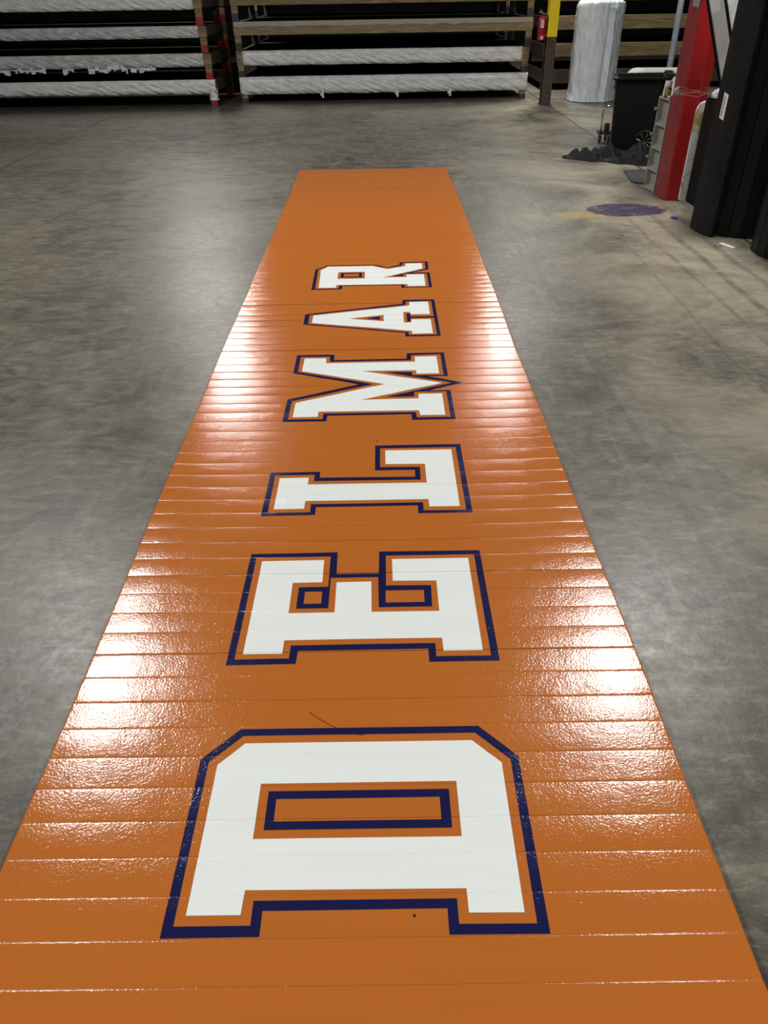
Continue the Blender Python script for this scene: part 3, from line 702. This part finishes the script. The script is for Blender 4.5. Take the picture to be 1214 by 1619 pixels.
# ------------------------------------------------------------------ white stained board
m_st = bpy.data.materials.new('stained_white_board'); m_st.use_nodes = True; t_ = NT(m_st)
tc_ = t_.N.new('ShaderNodeTexCoord').outputs['Object']
c_ = t_.mix(t_.ramp(t_.noise(t_.mapping(tc_, (1, 1, 1.0)), 5, 4, .6, 1), .53, .58), (.78, .80, .82), (.48, .40, .14))
t_.L.new(c_, t_.N['Principled BSDF'].inputs['Base Color']); t_.N['Principled BSDF'].inputs['Roughness'].default_value = .5
bm = bmesh.new(); pts = [(0, .03), (.01, .008), (.03, 0), (.42, 0), (.42, .93), (.09, .93), (.04, .915), (.01, .88), (0, .83)]
prism_y(bm, pts, 0, .024); bmesh.ops.bevel(bm, geom=bm.edges[:], offset=.006, segments=2, affect='EDGES')
o = link('foam_board', bm, m_st, None, loc=(3.195, 8.192, 0)); tag(o, 'white foam board with mustard stains and rounded corners, right of the red pad', 'board')

# ------------------------------------------------------------------ black low block with white cushion on top
t = empty('foam_block', (3.60, 8.04, 0), 'low black foam block between stained white board and standing black rolls', 'foam block')
M_blk = mat('black_foam_cover', (.009, .009, .0095), .6, spec=.15, noise_amt=.3, nscale=6, bump=.2, bscale=30)
bm = bmesh.new(); prism(bm, [(-.34, .14), (.5, .14), (.5, -.12), (-.33, -.12)], 0.004, .96)
bmesh.ops.bevel(bm, geom=bm.edges[:], offset=.012, segments=2, affect='EDGES'); link('block', bm, M_blk, t)
boxo('grey_base_edge', mat('grey_edge', (.3, .3, .3), .6), t, -.345, .5, -.124, .148, 0, .006, 0)
bm = bmesh.new(); bmesh.ops.create_icosphere(bm, subdivisions=4, radius=1)
for v_ in bm.verts: v_.co = Vector((v_.co.x*.19, v_.co.y*.11, max(-.02, v_.co.z*.085)))*(1+.08*noise.noise(v_.co*3))
o = link('cushion', bm, mat('pale_lilac_foam', (.55, .54, .60), .6), None, smooth=True, loc=(3.45, 8.04, .985)); tag(o, 'pale rounded foam pad lying on the low black block', 'cushion')

# ------------------------------------------------------------------ two leaning white panels
M_wp = mat('dirty_white_panel', (.88, .92, .90), .45, noise_amt=.16, nscale=6, bump=.15, bscale=20)
for i, (xx, yy) in enumerate(((3.635, 7.72), (3.755, 7.615))):
    t = empty('leaning_panel', (xx, yy, 0), ['white panel with black edge, left of the two leaning between red pad and black rolls', 'white panel with black edge, the right and nearer one leaning beside the black rolls'][i], 'panel', 'leaning white panels')
    t.rotation_euler = (0, math.radians(-21.5), math.radians(-20))
    boxo('face', M_wp, t, .022, .55, 0, .035, 0.004, 2.35 - .02*i, .003)
    bm = bmesh.new(); box(bm, 0, .024, -.006, .041, 0, 2.35, .002); link('black_edge', bm, M_black, t)

# ------------------------------------------------------------------ standing black rolled mats
M_bm = mat('black_mat_vinyl', (.0100, .0108, .0128), .45, spec=.18, noise_amt=.35, nscale=5, bump=.35, bscale=40, stretch=(1, 1, .4), bdist=.004)
M_bm2 = mat('dusty_black_backing', (.015, .015, .015), .6, spec=.12, noise_amt=.4, nscale=7, bump=.3, bscale=30, stretch=(1, 1, .4))
def slat_roll(cx, cyy, a_start, turns, r_out, pitch, label, sw=.103, th=.034, flap=None, H=1.83):
    t = empty('rolled_mat', (cx, cyy, 0), label, 'rolled mat', 'black rolled mats standing on end')
    a = a_start; end = a_start+turns*2*math.pi; k = 0
    while a < end:
        r = r_out - pitch*(a-a_start)/(2*math.pi); da = 2*math.asin(min(.9, sw/2/r))
        p0 = Vector((r*math.cos(a), r*math.sin(a), 0)); r1 = r_out - pitch*(a+da-a_start)/(2*math.pi)
        p1 = Vector((r1*math.cos(a+da), r1*math.sin(a+da), 0))
        d = (p1-p0).normalized(); n = Vector((d.y, -d.x, 0))   # outward
        if n.dot(p0) < 0: n = -n
        g_ = d*.0012; c = .0035
        pts = [p0+g_, p0+g_+n*(th*.5-c), p0+g_+d*.004+n*th*.5, p1-g_-d*.004+n*th*.5, p1-g_+n*(th*.5-c), p1-g_, p1-g_-n*th*.5+d*-.004, p0+g_-n*th*.5+d*.004]
        bm = bmesh.new(); prism(bm, [(p.x, p.y) for p in pts], .002, H+.004*math.sin(k*1.3))
        link('slat', bm, M_bm, t); a += da; k += 1
    return t
# first roll: inner coil plus the loose outer flap
t1 = slat_roll(3.44, 7.20, math.radians(196), 1.75, .45, .045, 'standing rolled black mat with a loose outer flap bearing a paper sticker')
pts_out = [(2.972, 7.19), (2.968, 7.12), (2.972, 7.04), (2.983, 6.97), (3.0, 6.90), (3.033, 6.815)]
pts_in = [(3.086, 6.85), (3.055, 6.92), (3.028, 6.975), (3.0, 7.04), (2.985, 7.12), (2.981, 7.19)]
bm = bmesh.new(); poly = [(x-3.44, y-7.20) for x, y in pts_out+pts_in]
prism(bm, poly, .002, 1.84); bmesh.ops.bevel(bm, geom=[e for e in bm.edges if abs(e.verts[0].co.z-e.verts[1].co.z) > 1], offset=.004, segments=2, affect='EDGES')
link('outer_flap', bm, M_bm2, t1)
# sticker on the flap, near its outer curve
p0, p1 = Vector((2.972, 7.04)), Vector((2.983, 6.97)); dd = (p1-p0).normalized(); nn = Vector((dd.y, -dd.x)); nn = nn if nn.x < 0 else -nn
bm = bmesh.new(); A, B = p0-dd*.012+nn*.003, p0+dd*.06+nn*.003
vs = [bm.verts.new((q.x-3.44, q.y-7.20, z)) for q, z in ((A, .93), (B, .915), (B, 1.105), (A, 1.12))]
bm.faces.new(vs); st = link('paper_sticker', bm, M_lab, t1)
bm = bmesh.new()
for k in range(11):
    z = .945+k*.014; A2, B2 = A+dd*.012+nn*.001, A+dd*(.03+.02*((k*37) % 5)/5)+nn*.001
    vs = [bm.verts.new((q.x-3.44, q.y-7.20, zz)) for q, zz in ((A2, z), (B2, z-.004), (B2, z+.003), (A2, z+.007))]; bm.faces.new(vs)
link('sticker_print', bm, M_ink, st, kind='stuff')
t2 = slat_roll(3.655, 6.31, math.radians(100), 1.9, .435, .06, 'standing rolled black mat nearest the camera at the right photo edge')
bm = bmesh.new(); pts = [(3.19, 6.19, .85), (3.172, 6.20, .70), (3.165, 6.205, .55), (3.17, 6.20, .42), (3.175, 6.195, .33)]
tube(bm, [(x-3.655, y-6.31, z) for x, y, z in pts], [.004, .006, .009, .014, .004], 8); link('strap_tail', bm, M_black, t2)

# ------------------------------------------------------------------ scraps on the floor
bm = bmesh.new(); prism(bm, [(3.035, 6.63), (3.075, 6.655), (3.13, 6.50), (3.10, 6.49)], .0, .003)
tag(link('paper_scrap', bm, M_lab), 'white scrap on the floor before the first black roll', 'scrap')
bm = bmesh.new(); prism(bm, [(2.90, 7.52), (2.93, 7.56), (2.97, 7.52), (2.95, 7.46), (2.92, 7.47)], 0, .012)
tag(link('tape_scrap', bm, mat('purple_tape', (.05, .03, .16), .5)), 'small purple scrap on the floor near the black block', 'scrap')

bm = bmesh.new(); tube(bm, [(x, y, ztop(x, y)+.0012) for x, y in [(-.162, 1.521), (-.14, 1.502), (-.116, 1.484), (-.09, 1.466), (-.067, 1.452), (-.04, 1.44), (-.018, 1.4325), (.012, 1.4296)]], .0007, 6)
tag(link('loose_thread', bm, M_black), 'dark curved thread lying on the mat above the letter D', 'thread')
for (x, y, rr_, lb) in ((.140, .8975, .0028, 'dark crumb on the orange mat below the letter D'), (.049, 3.197, .003, 'tiny dark crumb on the mat between the letters L and M')):
    bm = bmesh.new(); bmesh.ops.create_icosphere(bm, subdivisions=2, radius=rr_)
    for v_ in bm.verts: v_.co = Vector((v_.co.x, v_.co.y*1.4, v_.co.z*.6))*(1+.4*noise.noise(v_.co*900))
    tag(link('crumb', bm, M_black, loc=(x, y, ztop(x, y)+rr_*.5)), lb, 'crumb')
